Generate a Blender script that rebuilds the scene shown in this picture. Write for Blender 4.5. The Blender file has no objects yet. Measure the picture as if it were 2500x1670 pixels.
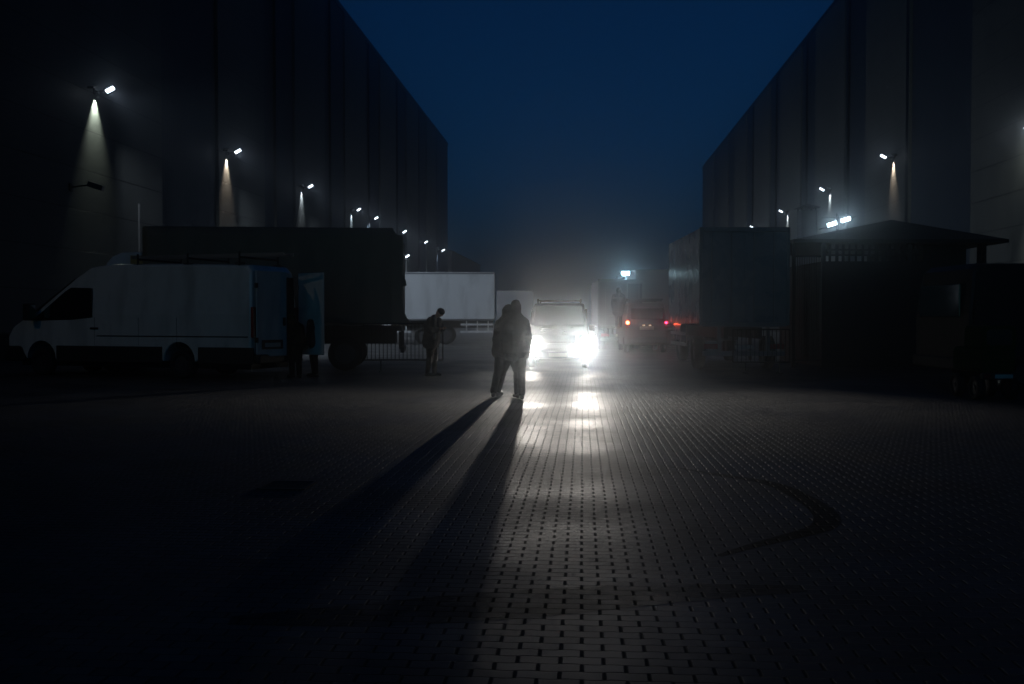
import bpy, bmesh, math, random
from mathutils import Vector, Matrix
random.seed(7)
R = math.radians
sc = bpy.context.scene
C = sc.collection
F = 2431.0
K = 0.0707                      # the yard runs off to the right of the view axis
TH = math.atan(K)

# ------------------------------------------------------------------ materials
MATS = {}
def nodes(name):
    m = bpy.data.materials.new(name); m.use_nodes = True
    nt = m.node_tree; b = nt.nodes['Principled BSDF']
    return m, nt, b
def mat(name, col, rough=0.6, metal=0.0, var=0.25, scale=3.0, bump=0.0, coat=0.0, dirt=0.0):
    """procedural surface: base colour broken up by noise, roughness varied, optional grime"""
    if name in MATS: return MATS[name]
    m, nt, b = nodes(name); N = nt.nodes.new; L = nt.links.new
    tc = N('ShaderNodeTexCoord'); nz = N('ShaderNodeTexNoise'); nz.inputs['Scale'].default_value = scale
    nz.inputs['Detail'].default_value = 6; L(tc.outputs['Object'], nz.inputs['Vector'])
    cr = N('ShaderNodeMix'); cr.data_type = 'RGBA'
    cr.inputs[6].default_value = (*[c*(1-var) for c in col], 1); cr.inputs[7].default_value = (*[min(1, c*(1+var)) for c in col], 1)
    L(nz.outputs['Fac'], cr.inputs[0]); out = cr.outputs[2]
    if dirt > 0:
        n2 = N('ShaderNodeTexNoise'); n2.inputs['Scale'].default_value = 1.3; n2.inputs['Detail'].default_value = 8
        mp = N('ShaderNodeMapping'); mp.inputs['Scale'].default_value = (1.5, 1.5, .35)
        L(tc.outputs['Object'], mp.inputs[0]); L(mp.outputs[0], n2.inputs['Vector'])
        rm = N('ShaderNodeMapRange'); rm.inputs[1].default_value = .48; rm.inputs[2].default_value = .68; rm.inputs[4].default_value = dirt
        L(n2.outputs['Fac'], rm.inputs[0])
        m2 = N('ShaderNodeMix'); m2.data_type = 'RGBA'; m2.inputs[7].default_value = (.06, .055, .045, 1)
        L(rm.outputs[0], m2.inputs[0]); L(out, m2.inputs[6]); out = m2.outputs[2]
    L(out, b.inputs['Base Color'])
    rr = N('ShaderNodeMapRange'); rr.inputs[3].default_value = max(.05, rough-.1); rr.inputs[4].default_value = min(1, rough+.1)
    L(nz.outputs['Fac'], rr.inputs[0]); L(rr.outputs[0], b.inputs['Roughness'])
    b.inputs['Metallic'].default_value = metal
    b.inputs['Coat Weight'].default_value = coat; b.inputs['Coat Roughness'].default_value = .12
    if bump:
        bp = N('ShaderNodeBump'); bp.inputs['Strength'].default_value = bump; bp.inputs['Distance'].default_value = .02
        L(nz.outputs['Fac'], bp.inputs['Height']); L(bp.outputs[0], b.inputs['Normal'])
    MATS[name] = m; return m
def emit(name, col, s):
    if name in MATS: return MATS[name]
    m, nt, b = nodes(name); b.inputs['Base Color'].default_value = (*col, 1)
    b.inputs['Emission Color'].default_value = (*col, 1); b.inputs['Emission Strength'].default_value = s
    MATS[name] = m; return m

def panel_mat(name, col, ribs):
    """warehouse wall: courses of panels with a joint every 1.6 m, or vertically ribbed sheet"""
    m, nt, b = nodes(name); N = nt.nodes.new; L = nt.links.new
    tc = N('ShaderNodeTexCoord'); sp = N('ShaderNodeSeparateXYZ'); L(tc.outputs['Object'], sp.inputs[0])
    def mth(op, a, bb=None, c=None):
        n = N('ShaderNodeMath'); n.operation = op
        for i, v in enumerate((a, bb, c)):
            if v is None: continue
            if isinstance(v, (int, float)): n.inputs[i].default_value = v
            else: L(v, n.inputs[i])
        return n.outputs[0]
    nz = N('ShaderNodeTexNoise'); nz.inputs['Scale'].default_value = .7; nz.inputs['Detail'].default_value = 8
    mp = N('ShaderNodeMapping'); mp.inputs['Scale'].default_value = (1, 1, .25); L(tc.outputs['Object'], mp.inputs[0]); L(mp.outputs[0], nz.inputs['Vector'])
    n3 = N('ShaderNodeTexNoise'); n3.inputs['Scale'].default_value = 14; L(tc.outputs['Object'], n3.inputs['Vector'])
    if ribs:
        h = mth('SMOOTH_MIN', mth('PINGPONG', mth('MULTIPLY', sp.outputs['Y'], 4.0), .5), .3, .1)
        j = None
    else:
        fr = mth('PINGPONG', mth('ADD', mth('DIVIDE', sp.outputs['Z'], 1.6), .42), .5)
        j = mth('GREATER_THAN', fr, .012)
        h = mth('ADD', mth('MULTIPLY', j, .6), mth('MULTIPLY', n3.outputs['Fac'], .15))
    bp = N('ShaderNodeBump'); bp.inputs['Distance'].default_value = .03; bp.inputs['Strength'].default_value = .9
    L(h, bp.inputs['Height']); L(bp.outputs[0], b.inputs['Normal'])
    mx = N('ShaderNodeMix'); mx.data_type = 'RGBA'
    mx.inputs[6].default_value = (*[c*.6 for c in col], 1); mx.inputs[7].default_value = (*[c*1.3 for c in col], 1)
    L(nz.outputs['Fac'], mx.inputs[0]); out = mx.outputs[2]
    if j is not None:
        m2 = N('ShaderNodeMix'); m2.data_type = 'RGBA'; m2.inputs[6].default_value = (.02, .02, .02, 1)
        L(j, m2.inputs[0]); L(out, m2.inputs[7]); out = m2.outputs[2]
    L(out, b.inputs['Base Color']); b.inputs['Roughness'].default_value = .65
    return m

def paving_mat(name, dark=1.0, alpha=False, a0=.25, a1=.42):
    """interlocking concrete blocks in running bond along the yard, damp and uneven"""
    m, nt, b = nodes(name); N = nt.nodes.new; L = nt.links.new
    def mth(op, a, bb=None, c=None):
        n = N('ShaderNodeMath'); n.operation = op
        for i, v in enumerate((a, bb, c)):
            if v is None: continue
            if isinstance(v, (int, float)): n.inputs[i].default_value = v
            else: L(v, n.inputs[i])
        return n.outputs[0]
    geo = N('ShaderNodeNewGeometry'); mp = N('ShaderNodeMapping'); mp.inputs['Rotation'].default_value = (0, 0, TH)
    L(geo.outputs['Position'], mp.inputs[0]); sp = N('ShaderNodeSeparateXYZ'); L(mp.outputs[0], sp.inputs[0])
    W, H = .188, .091
    # slow drift of the laying lines
    nd = N('ShaderNodeTexNoise'); nd.inputs['Scale'].default_value = .25; L(mp.outputs[0], nd.inputs['Vector'])
    drift = mth('MULTIPLY', mth('SUBTRACT', nd.outputs['Fac'], .5), .035)
    x = mth('ADD', sp.outputs['X'], drift); y = sp.outputs['Y']
    # wavy long edge of each block
    wig = mth('MULTIPLY', mth('SINE', mth('MULTIPLY', x, 2*math.pi/W)), .004)
    v = mth('DIVIDE', mth('ADD', y, wig), H)
    row = mth('FLOOR', v)
    odd = mth('MODULO', mth('ABSOLUTE', row), 2.0)
    u = mth('ADD', mth('DIVIDE', x, W), mth('MULTIPLY', odd, .5))
    col = mth('FLOOR', u)
    fu = mth('SUBTRACT', u, col); fv = mth('SUBTRACT', v, row)
    du = mth('MULTIPLY', mth('MINIMUM', fu, mth('SUBTRACT', 1.0, fu)), W)
    dv = mth('MULTIPLY', mth('MINIMUM', fv, mth('SUBTRACT', 1.0, fv)), H)
    def step(d, a, bb):
        r = N('ShaderNodeMapRange'); r.interpolation_type = 'SMOOTHSTEP'; r.inputs[1].default_value = a; r.inputs[2].default_value = bb
        L(d, r.inputs[0]); return r.outputs[0]
    hu = step(du, .002, .011); hv = step(dv, .0005, .006)
    h = mth('MULTIPLY', hu, hv)
    cb = N('ShaderNodeCombineXYZ'); L(col, cb.inputs[0]); L(row, cb.inputs[1])
    wn = N('ShaderNodeTexWhiteNoise'); wn.noise_dimensions = '2D'; L(cb.outputs[0], wn.inputs['Vector'])
    tilt = mth('MULTIPLY', mth('SUBTRACT', fu, .5), mth('SUBTRACT', wn.outputs['Value'], .5))
    big = N('ShaderNodeTexNoise'); big.inputs['Scale'].default_value = .8; big.inputs['Detail'].default_value = 3; L(mp.outputs[0], big.inputs['Vector'])
    fine = N('ShaderNodeTexNoise'); fine.inputs['Scale'].default_value = 160; fine.inputs['Detail'].default_value = 3; L(mp.outputs[0], fine.inputs['Vector'])
    hh = mth('ADD', mth('MULTIPLY', h, .006), mth('MULTIPLY', fine.outputs['Fac'], .0022))
    hh = mth('ADD', hh, mth('MULTIPLY', tilt, .003))
    hh = mth('ADD', hh, mth('MULTIPLY', wn.outputs['Value'], .0004))
    hh = mth('ADD', hh, mth('MULTIPLY', big.outputs['Fac'], .014))
    bp = N('ShaderNodeBump'); bp.inputs['Strength'].default_value = 1.0; bp.inputs['Distance'].default_value = 1.0
    L(hh, bp.inputs['Height']); L(bp.outputs[0], b.inputs['Normal'])
    st = N('ShaderNodeTexNoise'); st.inputs['Scale'].default_value = .55; st.inputs['Detail'].default_value = 7; L(mp.outputs[0], st.inputs['Vector'])
    sr = step(st.outputs['Fac'], .35, .65)
    c = mth('ADD', .035, mth('MULTIPLY', wn.outputs['Value'], .03)); c = mth('MULTIPLY', c, mth('ADD', .65, mth('MULTIPLY', sr, .6)))
    c = mth('MULTIPLY', c, mth('SUBTRACT', 1.0, mth('MULTIPLY', mth('GREATER_THAN', wn.outputs['Value'], .95), .5)))
    c = mth('MULTIPLY', c, mth('ADD', .25, mth('MULTIPLY', h, .75))); c = mth('MULTIPLY', c, dark)
    cc = N('ShaderNodeCombineColor'); L(c, cc.inputs[0]); L(c, cc.inputs[1]); L(mth('MULTIPLY', c, 1.02), cc.inputs[2])
    L(cc.outputs[0], b.inputs['Base Color'])
    rg = mth('ADD', .64, mth('MULTIPLY', sr, -.14)); rg = mth('ADD', rg, mth('MULTIPLY', mth('SUBTRACT', 1.0, h), .35))
    L(rg, b.inputs['Roughness']); b.inputs['Specular IOR Level'].default_value = .5*dark
    if alpha:
        na = N('ShaderNodeTexNoise'); na.inputs['Scale'].default_value = 2.2; na.inputs['Detail'].default_value = 6; L(mp.outputs[0], na.inputs['Vector'])
        L(step(na.outputs['Fac'], a0, a1), b.inputs['Alpha'])
    return m

WHITE = mat('white_paint', (.55, .57, .60), .35, 0, .06, 2, coat=.5, dirt=.35)
VANW = mat('van_white_paint', (.68, .66, .62), .3, 0, .05, 2, coat=.6, dirt=.3)
TRAILW = mat('trailer_panel', (.62, .64, .66), .5, 0, .06, 2, dirt=.25)
BOXB = mat('box_body_grey', (.13, .15, .19), .28, 0, .12, 1.5, coat=.6, dirt=.3)
TARP = mat('tarpaulin_grey', (.14, .125, .09), .6, 0, .25, 1.2, .5, dirt=.3)
BLACKP = mat('black_plastic', (.015, .015, .016), .6, 0, .2, 10)
RUBBER = mat('rubber', (.012, .012, .012), .8, 0, .2, 20, .3)
RIM = mat('steel_rim', (.07, .07, .075), .5, .6, .2, 8)
GLASS = mat('dark_glass', (.008, .01, .012), .08, 0, .1, 2, coat=.5)
STEEL = mat('galvanised_steel', (.2, .21, .22), .5, .8, .2, 8)
DARKM = mat('dark_steel', (.02, .022, .025), .55, .5, .2, 8)
CARD = mat('car_dark_paint', (.018, .014, .012), .3, .2, .1, 4, coat=.8)
DARKV = mat('black_van_paint', (.012, .012, .012), .6, 0, .1, 4)
CARG = mat('van_grey_paint', (.06, .05, .055), .35, .2, .1, 4, coat=.7, dirt=.3)
CHROME = mat('reflector', (.6, .6, .6), .15, 1, .05, 5)
LENSR = mat('red_lens', (.25, .01, .01), .2, 0, .1, 5)
LENSO = mat('amber_lens', (.4, .15, .01), .25, 0, .1, 5)
PLATE = mat('number_plate', (.5, .5, .45), .5, 0, .05, 5)
SKIN = mat('skin', (.35, .2, .14), .55, 0, .12, 20)
JACKB = mat('black_jacket_cloth', (.005, .005, .006), .8, 0, .3, 18, .6)
JACKD = mat('dark_blue_jacket_cloth', (.012, .015, .024), .8, 0, .3, 18, .6)
TROUS = mat('dark_trousers_cloth', (.006, .006, .007), .85, 0, .3, 20, .6)
for m_ in (JACKB, JACKD, TROUS): m_.node_tree.nodes['Principled BSDF'].inputs['Specular IOR Level'].default_value = .08
SHOE = mat('shoe_leather', (.01, .01, .01), .5, 0, .2, 20)
SCARF = mat('pale_scarf_cloth', (.16, .16, .15), .85, 0, .3, 25, .5)
CONC = panel_mat('wall_panels', (.095, .10, .095), False)
CLAD = panel_mat('blue_cladding', (.03, .042, .06), True)
ROOFD = mat('roof_felt', (.02, .02, .022), .8, 0, .2, 2, .3)
WOODD = mat('dark_boards', (.012, .014, .018), .7, 0, .3, 3, .4)
GREEN = mat('green_paint', (.008, .045, .01), .85, 0, .2, 5)
GREEN.node_tree.nodes['Principled BSDF'].inputs['Specular IOR Level'].default_value = .1
YELLOW = mat('yellow_paint', (.35, .22, .04), .4, 0, .1, 5)
LAMPH = mat('lamp_housing', (.12, .12, .12), .4, .6, .1, 6)

# ------------------------------------------------------------------ mesh helpers
class M:
    def __init__(s): s.b = bmesh.new()
    def box(s, c, d, rot=None):
        g = bmesh.ops.create_cube(s.b, size=1.0); vs = g['verts']
        bmesh.ops.scale(s.b, vec=d, verts=vs)
        if rot is not None: bmesh.ops.rotate(s.b, cent=(0, 0, 0), matrix=rot, verts=vs)
        bmesh.ops.translate(s.b, vec=c, verts=vs); return s
    def bx(s, x0, x1, y0, y1, z0, z1): return s.box(((x0+x1)/2, (y0+y1)/2, (z0+z1)/2), (abs(x1-x0), abs(y1-y0), abs(z1-z0)))
    def cyl(s, p0, p1, r, r2=None, seg=12):
        p0 = Vector(p0); p1 = Vector(p1); d = p1-p0
        q = d.to_track_quat('Z', 'Y').to_matrix().to_4x4(); q.translation = (p0+p1)/2
        bmesh.ops.create_cone(s.b, cap_ends=True, segments=seg, radius1=r, radius2=r if r2 is None else r2, depth=d.length, matrix=q); return s
    def ball(s, c, r, seg=14, rot=None):
        if isinstance(r, (int, float)): r = (r, r, r)
        m = Matrix.Translation(c) @ (rot.to_4x4() if rot is not None else Matrix.Identity(4)) @ Matrix.Diagonal((*r, 1))
        bmesh.ops.create_uvsphere(s.b, u_segments=seg, v_segments=max(6, seg//2), radius=1, matrix=m); return s
    def cap(s, p0, r0, p1, r1, seg=12):
        s.cyl(p0, p1, r0, r1, seg); s.ball(p0, r0, seg); s.ball(p1, r1, seg); return s
    def prism(s, prof, y0, y1, axis='y'):
        """extrude an (x,z) outline between y0 and y1"""
        f = (lambda a, b, t: (a, t, b)) if axis == 'y' else (lambda a, b, t: (t, a, b))
        v0 = [s.b.verts.new(f(a, b, y0)) for a, b in prof]; v1 = [s.b.verts.new(f(a, b, y1)) for a, b in prof]
        n = len(prof); s.b.faces.new(v0); s.b.faces.new(v1[::-1])
        for i in range(n): s.b.faces.new((v0[i], v1[i], v1[(i+1) % n], v0[(i+1) % n]))
        return s
    def loft(s, rings):
        vs = [[s.b.verts.new(p) for p in r] for r in rings]; n = len(rings[0])
        for a, b in zip(vs, vs[1:]):
            for i in range(n): s.b.faces.new((a[i], a[(i+1) % n], b[(i+1) % n], b[i]))
        s.b.faces.new(vs[0][::-1]); s.b.faces.new(vs[-1]); return s
    def build(s, name, m, parent=None, bevel=0, smooth=False, loc=None):
        bmesh.ops.recalc_face_normals(s.b, faces=s.b.faces)
        me = bpy.data.meshes.new(name); s.b.to_mesh(me); s.b.free()
        me.materials.append(m)
        o = bpy.data.objects.new(name, me); C.objects.link(o)
        if smooth:
            for p in me.polygons: p.use_smooth = True
        if bevel:
            bv = o.modifiers.new('bevel', 'BEVEL'); bv.width = bevel; bv.segments = 2; bv.limit_method = 'ANGLE'
        if parent is not None: o.parent = parent
        if loc is not None: o.location = loc
        return o

def tag(o, label=None, cat=None, group=None, kind=None):
    for k, v in (('label', label), ('category', cat), ('group', group), ('kind', kind)):
        if v: o[k] = v
    return o
def thing(name, loc, rz, label, cat, group=None):
    o = bpy.data.objects.new(name, None); o.empty_display_size = .3; C.objects.link(o)
    o.location = loc; o.rotation_euler = (0, 0, rz); return tag(o, label, cat, group)
def copy_tree(o, parent=None):
    c = o.copy(); C.objects.link(c); c.parent = parent
    for ch in list(o.children): copy_tree(ch, c)
    return c
def X(px, Y): return (px-1250)/F*Y
def L_(a, Y):                       # offset a from the yard axis at depth Y -> local frame turned along the yard
    ct, st = math.cos(TH), math.sin(TH)
    return (a*ct, Y/ct + a*st)
def spot(name, parent, loc, dirv, power, angle, blend, col, size=.05):
    l = bpy.data.lights.new(name, 'SPOT'); l.energy = power; l.spot_size = R(angle); l.spot_blend = blend
    l.color = col; l.shadow_soft_size = size
    o = bpy.data.objects.new(name, l); C.objects.link(o); o.parent = parent; o.location = loc
    o.rotation_euler = Vector(dirv).to_track_quat('-Z', 'Y').to_euler(); return o

# ------------------------------------------------------------------ ground
def flat(name, x0, x1, y0, y1, z, m, nx=1, ny=1):
    b = bmesh.new()
    g = [[b.verts.new((x0+(x1-x0)*i/nx, y0+(y1-y0)*j/ny, z)) for i in range(nx+1)] for j in range(ny+1)]
    for j in range(ny):
        for i in range(nx): b.faces.new((g[j][i], g[j][i+1], g[j+1][i+1], g[j+1][i]))
    me = bpy.data.meshes.new(name); b.to_mesh(me); b.free(); me.materials.append(m)
    o = bpy.data.objects.new(name, me); C.objects.link(o); return o
tag(flat('ground', -340, 340, -30, 600, 0, paving_mat('block_paving')), kind='structure')

def ribbon(pts, w, name, label, mk):
    b = bmesh.new(); L = []; n = len(pts)
    for i, p in enumerate(pts):
        a = Vector(pts[max(0, i-1)]); c = Vector(pts[min(n-1, i+1)]); d = (c-a).normalized(); nn = Vector((-d.y, d.x))
        ww = w*(.25+.75*math.sin(math.pi*(i+.5)/n))/2
        L.append((b.verts.new((p[0]+nn.x*ww, p[1]+nn.y*ww, .0004)), b.verts.new((p[0]-nn.x*ww, p[1]-nn.y*ww, .0004))))
    for i in range(n-1): b.faces.new((L[i][0], L[i][1], L[i+1][1], L[i+1][0]))
    me = bpy.data.meshes.new(name); b.to_mesh(me); b.free(); me.materials.append(mk)
    o = bpy.data.objects.new(name, me); C.objects.link(o); return tag(o, label, 'tyre mark', 'tyre marks on the paving')
MARK = paving_mat('rubbered_paving', .12, True)
MARK2 = paving_mat('stained_paving', .45, True, .3, .62)
def arc(pts, n=40):
    """smooth path through ground points (Catmull-Rom)"""
    P = [Vector(p) for p in pts]; P = [2*P[0]-P[1]] + P + [2*P[-1]-P[-2]]; out = []
    for i in range(1, len(P)-2):
        for k in range(n//(len(P)-3)):
            t = k/(n//(len(P)-3)); a, b_, c, d = P[i-1:i+3]
            out.append(.5*((2*b_)+(c-a)*t+(2*a-5*b_+4*c-d)*t*t+(3*b_-a-3*c+d)*t**3))
    return [tuple(q) for q in out]
def G(px, py):                      # ground point that was measured at this spot of the survey picture
    p = math.atan(60/F); u = (px-1250)/F; v = (835-py)/F
    d = (u, v*math.sin(p)+math.cos(p), v*math.cos(p)-math.sin(p)); t = -1.5/d[2]; return (d[0]*t, d[1]*t)
ribbon(arc([G(1640, 1140), G(1760, 1160), G(1880, 1180), G(1960, 1215), G(2015, 1255), G(2010, 1285), G(1950, 1305), G(1850, 1330), G(1740, 1362)], 64), .2, 'tyre_mark', 'dark curved tyre mark looping round on the paving at the right', MARK)
ribbon(arc([G(560, 1515), G(900, 1500), G(1250, 1475), G(1600, 1450), G(2000, 1435)], 40), .5, 'tyre_mark', 'dark tyre mark running across the paving nearest the camera', MARK2)

# drain
dr = thing('drain_cover', (-2.0, 8.83, 0), -TH, 'dark rectangular drain grate set in the paving at the left', 'drain')
m = M()
for sx in (-1, 1): m.bx(sx*.2-.015, sx*.2+.015, -.2, .2, .002, .012)
for sy in (-1, 1): m.bx(-.185, .185, sy*.2-.015, sy*.2+.015, .002, .012)
m.build('frame', DARKM, dr)
m = M()
for i in range(9): m.bx(-.185, .185, -.175+i*.042, -.15+i*.042, .001, .009)
m.build('grate', DARKM, dr)
M().bx(-.184, .184, -.184, .184, .0005, .0009).build('pit_shade', RUBBER, dr)  # flat black sheet, painted shade of the hollow under the grate

# ------------------------------------------------------------------ warehouses
def warehouse(side, a, Y0, Y1, H, label, bays, depth=26):
    """side -1 left, +1 right; local frame: x across the yard, y along it"""
    t = thing('warehouse', (0, 0, 0), -TH, label, 'warehouse')
    l0 = Y0/math.cos(TH); l1 = Y1/math.cos(TH); xa = a*math.cos(TH)*side; off = a*math.sin(TH)*side
    l0 += off; l1 += off
    M().bx(xa+side*.165, xa+side*depth, l0, l1, 0, H-.4).build('wall', CLAD, t)
    M().bx(xa+side*.05, xa+side*(depth+.1), l0-.1, l1+.1, H-.4, H).build('parapet', DARKM, t)
    M().bx(xa+side*.12, xa+side*.16, l0, l1, 0, .9).build('plinth', ROOFD, t)
    for (y0, y1) in bays:
        u0, u1 = y0/math.cos(TH)+off, y1/math.cos(TH)+off
        M().bx(xa, xa+side*.16, u0, u1, .95, H-.45).build('wall_panel', CONC, t)
    yy = 63
    k = 0
    while yy < l1-1:
        if k % 2 == 0: M().bx(xa-side*.015, xa+side*.16, yy, yy+.5, 0, H-.45).build('pilaster', DARKM, t)
        yy += 7.05; k += 1
    return t
wl = warehouse(-1, 19.7, -2, 147, 27.1, 'tall dark warehouse along the left side of the yard', [(-2, 46.8)] + [(54.1+14.45*i, 61.9+14.45*i) for i in range(6)])
wr = warehouse(1, 20.0, -2, 168, 26.8, 'tall dark warehouse along the right side of the yard', [(-2, 51.5)] + [(61.3+15.3*i, 70.8+15.3*i) for i in range(7)])
lx, ly = L_(-19.7, 44)
M().cyl((lx+.16, ly, 0), (lx+.16, ly, 6.5), .05).build('downpipe', LAMPH, wl)
# lower annex beyond the left warehouse
ax = thing('annex_building', (0, 0, 0), -TH, 'low building fading into the fog beyond the left warehouse', 'building')
lx0, ly0 = L_(-19.7, 150)
M().bx(lx0-20, lx0, ly0, ly0+42, 0, 11.5).build('wall', CLAD, ax)
M().prism([(lx0-20.3, 11.5), (lx0+.3, 11.5), (lx0-10, 14)], ly0-.3, ly0+42.3).build('roof', ROOFD, ax)

# ------------------------------------------------------------------ wall lamps
V_ = Vector
def wall_lamp(side, a, Y, z, label, beam, beamcol, flood, lens='lamp_lens_cold', size=1.0, group='lamps on the warehouse walls'):
    x, y = L_(side*a, Y); ct, st = math.cos(TH), math.sin(TH)
    wx = ct*x+st*y; wy = -st*x+ct*y
    t = thing('wall_lamp', (wx, wy, z), -TH + (0 if side < 0 else math.pi), label, 'wall lamp', group)
    # local +x points from the wall into the yard
    M().bx(-.02, .05, -.12, .12, -.14, .1).cyl((.03, 0, 0), (.48, 0, .02), .03).build('bracket', DARKM, t, .005)
    s = side  # local y: for the left wall +y is away from the camera
    ydir = 1 if side < 0 else -1
    rot = Matrix.Rotation(R(-32), 3, 'Y')
    rot = Matrix.Rotation(R(-20*ydir), 3, 'X') @ rot
    M().box((.62, .0, .10), (.5*size, .34*size, .1), rot).build('lamp_head', LAMPH, t, .02)
    M().box(V_((.62, 0, .10))+rot @ V_((0, 0, -.058)), (.44*size, .28*size, .016), rot).build('lens', emit(lens, (.78, .88, 1.0), 9), t)
    # its cold twin pointing back along the wall, unlit
    M().box((.2, -.55*ydir, .06), (.26, .42, .09), Matrix.Rotation(R(20*ydir), 3, 'X')).cyl((.2, -.1*ydir, 0), (.2, -.4*ydir, .03), .02).build('spare_head', LAMPH, t, .02)
    M().cyl((.15, 0, -.02), (.15, 0, -.14), .06, .07).build('downlight', LAMPH, t)
    if beam: spot('wall_wash', t, (.15, 0, -.16), (-.16, 0, -1), beam, 62, 1.0, beamcol, .02)
    if flood: spot('yard_flood', t, (.66, 0, -.08), (1.0, .75*ydir, -.75), flood, 115, .8, (.74, .86, 1.0), .08)
    return t
def wy_(px, a): return a*F/abs(px-1422)
mounts = [(237, (0.85, .95, .8)), (556, (1.0, .8, .62)), (738, (.8, .9, 1.0)), (859, (.7, .85, 1)), (903, (.7, .85, 1)), (974, (1, .85, .7)), (1028, (.8, .9, 1)), (1071, (.8, .88, 1))]
lab = ['wall lamp nearest the camera on the left warehouse, over a pale greenish pool of light',
       'second wall lamp along the left warehouse, over a narrow warm streak',
       'third wall lamp along the left warehouse, with a thin white streak under it',
       'fourth wall lamp along the left warehouse, above the tarpaulin truck roof',
       'fifth wall lamp along the left warehouse, close to the fourth',
       'small round wall lamp just above the rear corner of the tarpaulin truck',
       'last but one wall lamp of the left warehouse above the white trailer',
       'farthest wall lamp at the end corner of the left warehouse']
for i, ((px, bc), lb) in enumerate(zip(mounts, lab)):
    wall_lamp(-1, 19.7, wy_(px, 19.7), 10.62, lb, 1500 if i < 2 else 900, bc, 6500, size=.78 if i < 5 else .95)
wall_lamp(-1, 19.7, wy_(981, 19.7), 8.1, 'small low wall lamp beside the rear edge of the tarpaulin truck', 0, (1, 1, 1), 120)
for px, lb, bc in ((2178, 'wall lamp with a warm streak below it above the hut on the right warehouse', (1, .78, .6)),
                   (2024, 'second wall lamp from the camera on the right warehouse, right of the chimney cap', (.8, .9, 1)),
                   (1921, 'third wall lamp along the right warehouse, left of the chimney cap', (.8, .9, 1)),
                   (1848, 'farthest small wall lamp on the right warehouse, at the roof of the box truck', (1, .9, .85))):
    wall_lamp(1, 20.0, wy_(px, 20.0), 11.8, lb, 1600, bc, 1800, size=.85)
WR = wall_lamp(1, 20.0, 43.3, 9.6, 'wall lamp at the right edge of the picture over a white glow on the wall', 12000, (.92, 1, .92), 100)

spot('wall_spill', WR, (.4, 0, -.1), (-.45, -1, -.2), 700, 120, 1, (.92, 1, .92), .1)
# lamp added beside the camera, out of view, to light the white van's side
ADDED_LAMP = wall_lamp(-1, 19.7, 12, 10.6, 'added unseen wall lamp beside the camera that lights the white van', 0, (1, 1, 1), 0)
spot('yard_flood', ADDED_LAMP, (.66, 0, -.08), (.62, .85, -.5), 150, 75, 1, (1, .88, .74), .1)  # added fill light of the unseen lamp, brightens the van side

# camera housing on the left wall
x, y = L_(-19.7, 38.4)
wc = thing('security_camera', (math.cos(TH)*x+math.sin(TH)*y, -math.sin(TH)*x+math.cos(TH)*y, 6.5), -TH, 'dark security camera on an arm on the left warehouse wall', 'security camera')
M().bx(0, .06, -.1, .1, -.15, .15).cyl((.05, 0, 0), (.7, .1, .1), .03).build('bracket', DARKM, wc)
M().box((.95, .15, .05), (.62, .22, .2), Matrix.Rotation(R(18), 3, 'Y')).build('housing', LAMPH, wc, .02)

# ------------------------------------------------------------------ wheels
def wheel(t, x, y, r, w, out):
    """wheel with its axle along y; out = +1/-1 is the visible face"""
    m = M(); n = 28
    prof = [(-w/2, r*.62), (-w/2, r*.9), (-w*.38, r), (w*.38, r), (w/2, r*.9), (w/2, r*.62)]
    rings = []
    for k in range(n):
        a = 2*math.pi*k/n; rings.append([(x+math.cos(a)*q, y+p, r+math.sin(a)*q) for p, q in prof])
    vs = [[m.b.verts.new(p) for p in rg] for rg in rings]
    for k in range(n):
        for j in range(6): m.b.faces.new((vs[k][j], vs[k][(j+1) % 6], vs[(k+1) % n][(j+1) % 6], vs[(k+1) % n][j]))
    tyre = m.build('wheel', RUBBER, t, smooth=True)
    m = M().cyl((x, y-w*.3, r), (x, y+w*.3, r), r*.63, seg=28).cyl((x, y+out*w*.3, r), (x, y+out*w*.42, r), r*.2, seg=12)
    for k in range(6):
        a = k*math.pi/3; m.cyl((x+math.cos(a)*r*.42, y+out*w*.3, r+math.sin(a)*r*.42), (x+math.cos(a)*r*.42, y+out*w*.335, r+math.sin(a)*r*.42), r*.07, seg=8)
    m.build('rim', RIM, tyre)
    return tyre

# ------------------------------------------------------------------ white panel van (left)
def rrect(w, h, r, n=4):
    out = []
    for cx, cy, a0 in ((w/2-r, h/2-r, 0), (-w/2+r, h/2-r, 90), (-w/2+r, -h/2+r, 180), (w/2-r, -h/2+r, 270)):
        for i in range(n+1):
            a = R(a0+90*i/n); out.append((cx+r*math.cos(a), cy+r*math.sin(a)))
    return out
VAN = thing('panel_van', (-8.102-.342*-1-.0, 24.288+.94*1.0, 0), R(160), 'white high-roof panel van side-on at the left with open rear doors', 'van')
# local x forward, y = left (towards the camera); origin under the rear axle
def van_body(prof, hw, m_, name, t, tuck=.13, z0=1.5, z1=2.85):
    """loft the side outline across the width; the upper body leans inwards"""
    m = M(); ys = [(-1, .0), (-.97, .03), (-.85, .06), (0, .08), (.85, .06), (.97, .03), (1, 0)]
    rings = []
    cx = sum(p[0] for p in prof)/len(prof); cz = sum(p[1] for p in prof)/len(prof)
    for f, g in ys:
        s = {1: .955, .97: .985}.get(abs(f), 1.0); ring = []
        for (px, pz) in prof:
            k = max(0, min(1, (pz-z0)/(z1-z0)))
            ring.append((cx+(px-cx)*(1-(1-s)*.5), f*hw*(1-tuck*k), cz+(pz-cz)*s if pz > cz else pz))
        rings.append(ring)
    return m.loft(rings).build(name, m_, t, .02, smooth=False)
def arch(cx, r, z, x_lo, x_hi, n=10):
    return [(cx+r*math.cos(math.pi*i/n), z+(r*math.sin(math.pi*i/n))) for i in range(n+1)]
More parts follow.
